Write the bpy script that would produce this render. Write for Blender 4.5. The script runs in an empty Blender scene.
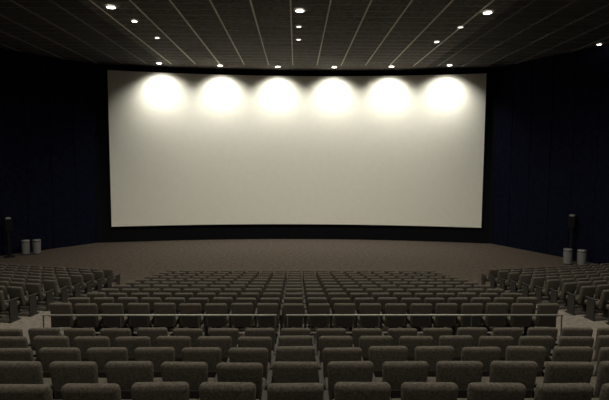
import bpy, bmesh, math, random
from mathutils import Vector, Matrix
random.seed(4)
scene=bpy.context.scene
scene.view_settings.view_transform='Standard'
CZ=5.55; F=480.0
CEIL=CZ+6.4

# ---------- materials ----------
def mat(name,c1,c2=None,scale=20,rough=0.9,metal=0.0,bump=0.0,emit=None,estr=0,detail=4,spec=0.2,lo=0.35,hi=0.65):
    m=bpy.data.materials.new(name); m.use_nodes=True
    nt=m.node_tree; b=nt.nodes['Principled BSDF']
    b.inputs['Base Color'].default_value=(*c1,1)
    b.inputs['Roughness'].default_value=rough
    b.inputs['Metallic'].default_value=metal
    b.inputs['Specular IOR Level'].default_value=spec
    if c2 or bump:
        tc=nt.nodes.new('ShaderNodeTexCoord'); n=nt.nodes.new('ShaderNodeTexNoise')
        n.inputs['Scale'].default_value=scale; n.inputs['Detail'].default_value=detail
        nt.links.new(tc.outputs['Object'],n.inputs['Vector'])
        if c2:
            r=nt.nodes.new('ShaderNodeValToRGB')
            r.color_ramp.elements[0].color=(*c1,1); r.color_ramp.elements[0].position=lo
            r.color_ramp.elements[1].color=(*c2,1); r.color_ramp.elements[1].position=hi
            nt.links.new(n.outputs['Fac'],r.inputs['Fac']); nt.links.new(r.outputs['Color'],b.inputs['Base Color'])
        if bump:
            bp=nt.nodes.new('ShaderNodeBump'); bp.inputs['Strength'].default_value=bump; bp.inputs['Distance'].default_value=0.01
            nt.links.new(n.outputs['Fac'],bp.inputs['Height']); nt.links.new(bp.outputs['Normal'],b.inputs['Normal'])
    if emit:
        b.inputs['Emission Color'].default_value=(*emit,1); b.inputs['Emission Strength'].default_value=estr
    return m
M_fab=mat('seat_fabric',(0.050,0.0435,0.034),(0.096,0.084,0.067),scale=45,detail=6,rough=0.95,spec=0.1)
M_shell=mat('seat_plastic',(0.03,0.027,0.024),rough=0.8)
M_metal=mat('dark_steel',(0.08,0.08,0.08),rough=0.4,metal=0.8)
M_carp=mat('tier_carpet',(0.10,0.088,0.072),(0.165,0.145,0.12),scale=9,rough=1)
M_carpf=mat('front_carpet',(0.052,0.040,0.030),(0.082,0.065,0.050),scale=5,detail=12,rough=1,lo=0.38,hi=0.62)
M_wall=mat('navy_wall_fabric',(0.0028,0.0034,0.009),(0.006,0.007,0.0175),scale=5,rough=1,detail=8,spec=0.05)
M_black=mat('black_masking',(0.006,0.006,0.008),rough=1)
M_screen=mat('screen_white',(0.765,0.755,0.66),(0.785,0.775,0.68),scale=3,rough=1,spec=0)
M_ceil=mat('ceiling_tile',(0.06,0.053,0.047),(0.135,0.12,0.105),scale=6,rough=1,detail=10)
M_ceil2=mat('ceiling_tile_shaded',(0.022,0.02,0.018),(0.05,0.045,0.04),scale=6,rough=1,detail=10)  # darker copy of the tile: shade at the ceiling sides painted into the colour
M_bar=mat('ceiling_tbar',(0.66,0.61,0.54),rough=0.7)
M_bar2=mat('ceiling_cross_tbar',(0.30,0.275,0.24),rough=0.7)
M_bar3=mat('ceiling_tbar_shaded',(0.14,0.13,0.115),rough=0.7)  # T-bar copy for the outer ceiling, shade painted into its colour
M_rail=mat('rail_steel',(0.36,0.34,0.30),rough=0.5,metal=0.3)
M_bin=mat('bin_grey_metal',(0.2,0.2,0.19),rough=0.5,metal=0.3)
M_chrome=mat('brushed_steel',(0.55,0.55,0.53),rough=0.35,metal=0.7)
M_lamp=mat('lamp_glow',(1,1,1),emit=(1,0.95,0.85),estr=14)
M_lampd=mat('lamp_glow_dim',(1,1,1),emit=(1,0.95,0.85),estr=3)
M_door=mat('door_dark',(0.01,0.01,0.013),rough=0.5)

def obj(name,verts,faces,mats,fm=None,smooth=False,parent=None):
    me=bpy.data.meshes.new(name); me.from_pydata(verts,[],faces)
    for m in mats: me.materials.append(m)
    if fm: me.polygons.foreach_set('material_index',fm)
    if smooth: me.polygons.foreach_set('use_smooth',[True]*len(me.polygons))
    me.update()
    o=bpy.data.objects.new(name,me); scene.collection.objects.link(o)
    if parent: o.parent=parent
    return o
def boxg(x0,x1,y0,y1,z0,z1):
    v=[(x,y,z) for z in (z0,z1) for y in (y0,y1) for x in (x0,x1)]
    f=[(0,2,3,1),(4,5,7,6),(0,1,5,4),(2,6,7,3),(0,4,6,2),(1,3,7,5)]
    return v,f
class G:
    def __init__(s): s.v=[];s.f=[];s.m=[];s.s=[]
    def add(s,v,f,m=0):
        o=len(s.v); s.v+=[tuple(p) for p in v]; s.f+=[tuple(i+o for i in q) for q in f]; s.m+=[m]*len(f)
    def box(s,*a,m=0): s.add(*boxg(*a),m)
def bev_box(x0,x1,y0,y1,z0,z1,r,seg=3,shear=0,taper=0):
    bm=bmesh.new(); bmesh.ops.create_cube(bm,size=1)
    for v in bm.verts:
        v.co=Vector(((x0+x1)/2+v.co.x*(x1-x0),(y0+y1)/2+v.co.y*(y1-y0),(z0+z1)/2+v.co.z*(z1-z0)))
    bmesh.ops.bevel(bm,geom=bm.edges[:],offset=r,segments=seg,profile=0.5,affect='EDGES')
    for v in bm.verts:
        t=(v.co.z-z0)/(z1-z0)
        v.co.y+=-shear*t; v.co.x*=1-taper*(1-t)
    bm.verts.index_update()
    r_=([v.co[:] for v in bm.verts],[[v.index for v in f.verts] for f in bm.faces]); bm.free(); return r_
def cyl(cx,cy,z0,z1,r0,r1,n=16):
    v=[];f=[]
    for z,r in((z0,r0),(z1,r1)):
        for i in range(n):
            a=2*math.pi*i/n; v.append((cx+r*math.cos(a),cy+r*math.sin(a),z))
    for i in range(n): f.append((i,(i+1)%n,n+(i+1)%n,n+i))
    f.append(tuple(range(n))[::-1]); f.append(tuple(range(n,2*n)))
    return v,f

# ---------- floor ----------
RD,RZ=0.9,0.198
def rear(k): return 4.0+RD*k, CZ-1.875-RZ*k-0.92
def front(j): return 10.5+0.95*j, 1.48-0.143*j
prof=[(-6,rear(-5)[1])]
for k in range(-4,5):
    d,z=rear(k); e=d-0.15
    prof+= [(e,prof[-1][1]),(e,z)]
prof+=[(8.45,prof[-1][1]),(8.45,1.48)]
for j in range(1,11):
    d,z=front(j); prof+=[(d-0.2,prof[-1][1]),(d-0.2,z)]
prof+=[(20.9,prof[-1][1]),(20.9,0.0)]
TAN=math.tan(math.radians(12)); XA=7.0
def bend(x): return max(0,abs(x)-XA)*TAN
xs=[-22,-XA,XA,22]
v=[];f=[];fm=[]
n=len(prof)
for x in xs:
    for (y,z) in prof: v.append((x,y+bend(x),z))
for a in range(3):
    for i in range(n-1):
        f.append((a*n+i,(a+1)*n+i,(a+1)*n+i+1,a*n+i+1)); fm.append(0)
base=len(v)
for x in xs: v.append((x,37,0.0))
for a in range(3):
    f.append((a*n+n-1,(a+1)*n+n-1,base+a+1,base+a)); fm.append(1)
obj('floor',v,f,[M_carp,M_carpf],fm)

# ---------- seats ----------
SP=0.575
def seat_geo():
    g=G()
    # padded backrest: reclined toward the rear (-y)
    g.add(*bev_box(-0.245,0.245,-0.02,0.10,0.34,0.92,0.05,4,shear=0.12,taper=0.12),0)
    # rear shell
    g.add(*bev_box(-0.19,0.19,-0.03,-0.015,0.36,0.62,0.006,1,shear=0.055,taper=0.06),1)
    # cushion
    g.add(*bev_box(-0.23,0.23,0.10,0.55,0.36,0.48,0.04,3),0)
    # pan
    g.add(*bev_box(-0.20,0.20,0.10,0.50,0.32,0.36,0.01,1),1)
    return g
def arm_geo():
    g=G()
    g.add(*bev_box(-0.028,0.028,0.02,0.42,0.58,0.62,0.012,2),1)
    g.box(-0.018,0.018,0.10,0.36,0.04,0.58,m=1)
    g.box(-0.035,0.035,0.06,0.42,0.0,0.04,m=2)
    return g
SG=seat_geo(); AG=arm_geo()
def row(x0,nseat,y,z,ang=0,name='cinema_seat_row',dirx=1):
    g=G()
    for i in range(nseat):
        cx=(i+0.5)*SP*dirx
        rz=random.uniform(-0.03,0.03); sy=random.uniform(-0.02,0.03)
        vv=[]
        for (a,b,c) in SG.v:
            vv.append((cx+a-b*rz, b+a*rz - max(0,c-0.4)*sy*2, c))
        o=len(g.v); g.v+=vv; g.f+=[tuple(q+o for q in t) for t in SG.f]; g.m+=SG.m
    for i in range(nseat+1):
        cx=i*SP*dirx
        o=len(g.v); g.v+=[(cx+a,b,c) for a,b,c in AG.v]; g.f+=[tuple(q+o for q in t) for t in AG.f]; g.m+=AG.m
    ob=obj(name,g.v,g.f,[M_fab,M_shell,M_metal],g.m,smooth=False)
    me=ob.data
    me.polygons.foreach_set('use_smooth',[m==0 for m in g.m])
    ob.location=(x0,y,z); ob.rotation_euler=(0,0,ang)
    return ob
NR=23
for k in range(-1,5):
    d,z=rear(k); row(-NR*SP/2,NR,d+0.02,z)
NF=20
for j in range(11):
    d,z=front(j); row(-9.5*SP-0.05,NF,d+0.1,z)
A=math.radians(12)
for j in range(1,11):
    d,z=front(j)
    for s,x0 in((-1,-7.7),(1,8.3)):
        row(x0,13,d+0.1+(abs(x0)-7)*TAN,z,ang=(A if s>0 else -A),dirx=s)

# ---------- rail ----------
g=G()
def tube(p,q,r,n=10):
    p=Vector(p);q=Vector(q);ax=(q-p).normalized(); u=ax.orthogonal().normalized(); w=ax.cross(u)
    v=[];f=[]
    for c in(p,q):
        for i in range(n):
            a=2*math.pi*i/n; v.append(c+u*r*math.cos(a)+w*r*math.sin(a))
    for i in range(n): f.append((i,(i+1)%n,n+(i+1)%n,n+i))
    f.append(tuple(range(n))[::-1]);f.append(tuple(range(n,2*n)))
    return v,f
for a,b in((-5.3,-0.4),(-0.2,5.7)):
    g.add(*tube((a,9.9,2.33),(b,9.9,2.33),0.016))
    m=4
    for i in range(m):
        x=a+(b-a)*i/(m-1); x=min(max(x,a+0.03),b-0.03)
        g.add(*tube((x,9.9,1.48),(x,9.9,2.32),0.014),1)
obj('handrail',g.v,g.f,[M_rail,M_shell],g.m,smooth=True)

# ---------- screen & front wall ----------
def arc(x,c,e,hw=12.9): return c-(c-e)*(x/hw)**2
N=40
def curved(name,hw,c,e,z0,z1,m,thick=0.05,hw0=12.9):
    v=[];f=[]
    for i in range(N+1):
        x=-hw+2*hw*i/N; y=arc(x,c,e,hw0)
        v+=[(x,y,z0),(x,y,z1),(x,y+thick,z0),(x,y+thick,z1)]
    for i in range(N):
        a=4*i;b=a+4
        f+=[(a,b,b+1,a+1),(a+2,a+3,b+3,b+2),(a+1,b+1,b+3,a+3),(a,a+2,b+2,b)]
    f+=[(0,1,3,2),(4*N,4*N+2,4*N+3,4*N+1)]
    return obj(name,v,f,[m],smooth=False)
SC,SE=34.1,32.4
ZB=CZ-4.44; ZT=CZ+5.98
sc=curved('cinema_screen',12.6,SC,SE,ZB,ZT,M_screen)
sc.location.x=0.12
curved('wall_front',13.6,SC+0.35,SE+0.35,0,CEIL,M_black,0.15)

def wallstrip(name,pts,m,rib=True):
    v=[];f=[]
    P=[]
    for (a,b) in zip(pts[:-1],pts[1:]):
        a=Vector(a);b=Vector(b);L=(b-a).length; k=max(1,int(L/1.2)) if rib else 1
        nrm=Vector((-(b-a).y,(b-a).x)).normalized()
        for i in range(k):
            p=a.lerp(b,i/k); q=a.lerp(b,(i+0.93)/k); r=a.lerp(b,(i+1)/k)
            P+=[p,q]
            if rib: P+=[q+nrm*0.035*(1 if pts[0][0]>0 else -1)*1,r+nrm*0.035*(1 if pts[0][0]>0 else -1)*1]
    P.append(Vector(pts[-1]))
    for p in P: v+=[(p.x,p.y,0),(p.x,p.y,CEIL)]
    for i in range(len(P)-1): f.append((2*i,2*i+2,2*i+3,2*i+1))
    return obj(name,v,f,[m])
ye=arc(13.5,SC+0.35,SE+0.35)
wallstrip('wall_left',[(-13.5,ye),(-17.2,28.0),(-19,22),(-19,-6)],M_wall)
wallstrip('wall_right',[(13.5,ye),(16.6,26.2),(19,21),(19,-6)],M_wall)
g=G(); g.box(-19.5,19.5,-6.2,-6,0,CEIL); obj('wall_back',g.v,g.f,[M_wall])

# ---------- ceiling ----------
XI=8.75
g=G(); g.box(-XI,XI,-6.2,36,CEIL,CEIL+0.2)
g.box(-20,-XI,-6.2,36,CEIL,CEIL+0.2,m=1); g.box(XI,20,-6.2,36,CEIL,CEIL+0.2,m=1)  # outer zones: same tiles with the side shade painted in
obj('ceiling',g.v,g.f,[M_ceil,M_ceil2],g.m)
g=G()
for i in range(-12,13):
    x=i*1.6-0.25
    inn=abs(x)<XI
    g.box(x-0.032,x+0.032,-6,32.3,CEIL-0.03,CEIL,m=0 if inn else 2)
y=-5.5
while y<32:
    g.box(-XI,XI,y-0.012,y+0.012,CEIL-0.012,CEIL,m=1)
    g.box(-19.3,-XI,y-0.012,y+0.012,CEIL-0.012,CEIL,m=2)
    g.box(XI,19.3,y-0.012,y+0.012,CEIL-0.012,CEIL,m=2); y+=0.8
obj('ceiling_grid',g.v,g.f,[M_bar,M_bar2,M_bar3],g.m)

# ---------- lamps ----------
def downlight(x,y,power,r=0.11,size=165,blend=0.6,tilt=0,dim=False,name='ceiling_downlight',col=(1,0.945,0.82),rad=0.12):
    e=bpy.data.objects.new(name,None); scene.collection.objects.link(e); e.location=(x,y,CEIL-0.03)
    n=20
    vv=[];ff=[]
    for (rr,z) in((r,0.0),(r*1.3,0.0),(r*1.3,-0.03),(r,-0.03)):
        for i in range(n):
            a=2*math.pi*i/n; vv.append((rr*math.cos(a),rr*math.sin(a),z))
    for q in range(4):
        for i in range(n):
            ff.append((q*n+i,q*n+(i+1)%n,((q+1)%4)*n+(i+1)%n,((q+1)%4)*n+i))
    obj('trim_ring',vv,ff,[M_chrome],parent=e)
    v,f=cyl(0,0,-0.02,-0.005,r*0.98,r*0.98,n)
    obj('bulb_lens',v,f,[M_lampd if dim else M_lamp],parent=e)
    if power>0:
        L=bpy.data.lights.new('spot',"SPOT"); L.energy=power; L.spot_size=math.radians(size); L.spot_blend=blend
        L.color=col; L.shadow_soft_size=rad
        lo=bpy.data.objects.new('spot_light',L); scene.collection.objects.link(lo); lo.parent=e
        lo.location=(0,0,-0.08); lo.rotation_euler=(tilt,0,0)
for px in (160,220,277,333,390,448):
    y=32.5
    for _ in range(4):
        x=(px-297)/480*y+0.1; y=arc(x,SC,SE)-1.25
    x*=0.99
    downlight(x,y,1400,r=0.16,size=128,blend=1.0,tilt=math.radians(15),name='screen_downlight',col=(1,0.965,0.89),rad=0.25)
H=1420
for x,y,p,dim in [(-7.7,20.6,H,0),(0.13,20.8,H,0),(8.1,20.8,H,0),(-7.4,22.6,0,0),(-7.2,25.5,0,1),(7.4,25.8,0,0),(7.7,23.0,0,1),
                (16.2,26.0,0,0),(0.1,25.6,0,1),(0.1,23.2,0,1),
                (-8,11,H,0),(0.1,11,H,0),(8,11,H,0),(-8,1,H*.6,0),(0.1,1,H*.6,0),(8,1,H*.6,0)]:
    downlight(x,y,p,dim=bool(dim),r=0.17 if p else 0.11)

# ---------- litter bins ----------
def bin_(x,y):
    g=G()
    g.add(*cyl(0,0,0.0,0.05,0.22,0.22,20),1)
    g.add(*cyl(0,0,0.05,0.76,0.21,0.23,20),0)
    g.add(*cyl(0,0,0.76,0.80,0.245,0.245,20),1)
    g.add(*cyl(0,0,0.80,0.86,0.235,0.21,20),0)
    o=obj('litter_bin',g.v,g.f,[M_bin,M_door],g.m); o.location=(x,y,0)
bin_(-16.0,28.4); bin_(-15.45,28.6); bin_(15.0,25.9); bin_(15.6,25.6)

# ---------- doors ----------
def door(name,x,y,ang):
    g=G()
    g.box(-1.0,1.0,0,0.08,0,2.3,m=0)
    for a,b in((-1.1,-1.0),(1.0,1.1)): g.box(a,b,-0.04,0.1,0,2.4,m=1)
    g.box(-1.1,1.1,-0.04,0.1,2.3,2.4,m=1)
    g.box(-0.01,0.01,-0.01,0.01,0,2.3,m=1)
    for a in(-0.12,0.09): g.box(a,a+0.03,-0.07,-0.03,0.9,1.5,m=2)
    for a in(-0.12,0.09):
        for zz in (0.95,1.42): g.box(a+0.005,a+0.025,-0.04,0.0,zz,zz+0.03,m=2)
    o=obj(name,g.v,g.f,[M_door,M_black,M_chrome],g.m); o.location=(x,y,0); o.rotation_euler=(0,0,ang)
door('door_1',-17.6,26.0,math.radians(72))
door('door_2',17.35,24.2,math.radians(-66))

# ---------- loudspeakers ----------
def speaker(x,y,h,ang):
    g=G()
    g.box(-0.25,0.25,-0.22,0.22,0.0,0.06,m=0)
    g.add(*bev_box(-0.08,0.08,-0.08,0.08,0.06,h-0.7,0.02,2),0)
    g.add(*bev_box(-0.2,0.2,-0.18,0.18,h-0.7,h,0.03,2,taper=0.1),0)
    g.box(-0.16,0.16,-0.195,-0.17,h-0.64,h-0.06,m=1)
    g.add(*bev_box(-0.13,0.13,-0.16,0.10,h,h+0.10,0.02,2),2)
    o=obj('loudspeaker_on_stand',g.v,g.f,[M_black,M_black,M_bin],g.m); o.location=(x,y,0); o.rotation_euler=(0,0,ang)
speaker(-16.5,27.6,2.2,math.radians(40))
speaker(15.75,26.9,2.55,math.radians(-50))

# ---------- camera ----------
cam=bpy.data.cameras.new('camera'); co=bpy.data.objects.new('camera',cam); scene.collection.objects.link(co)
cam.sensor_width=36; cam.lens=F/609*36; cam.clip_end=200
pitch=math.atan(38/F); yaw=-math.atan(8.5/F)
R=Matrix.Rotation(yaw,3,'Z')@Matrix.Rotation(math.pi/2-pitch,3,'X')@Matrix.Rotation(math.radians(0.3),3,'Z')
co.location=(0,0,CZ); co.rotation_euler=R.to_euler()
scene.camera=co
w=bpy.data.worlds.new('world'); scene.world=w; w.use_nodes=True
w.node_tree.nodes['Background'].inputs[0].default_value=(0.01,0.01,0.012,1)
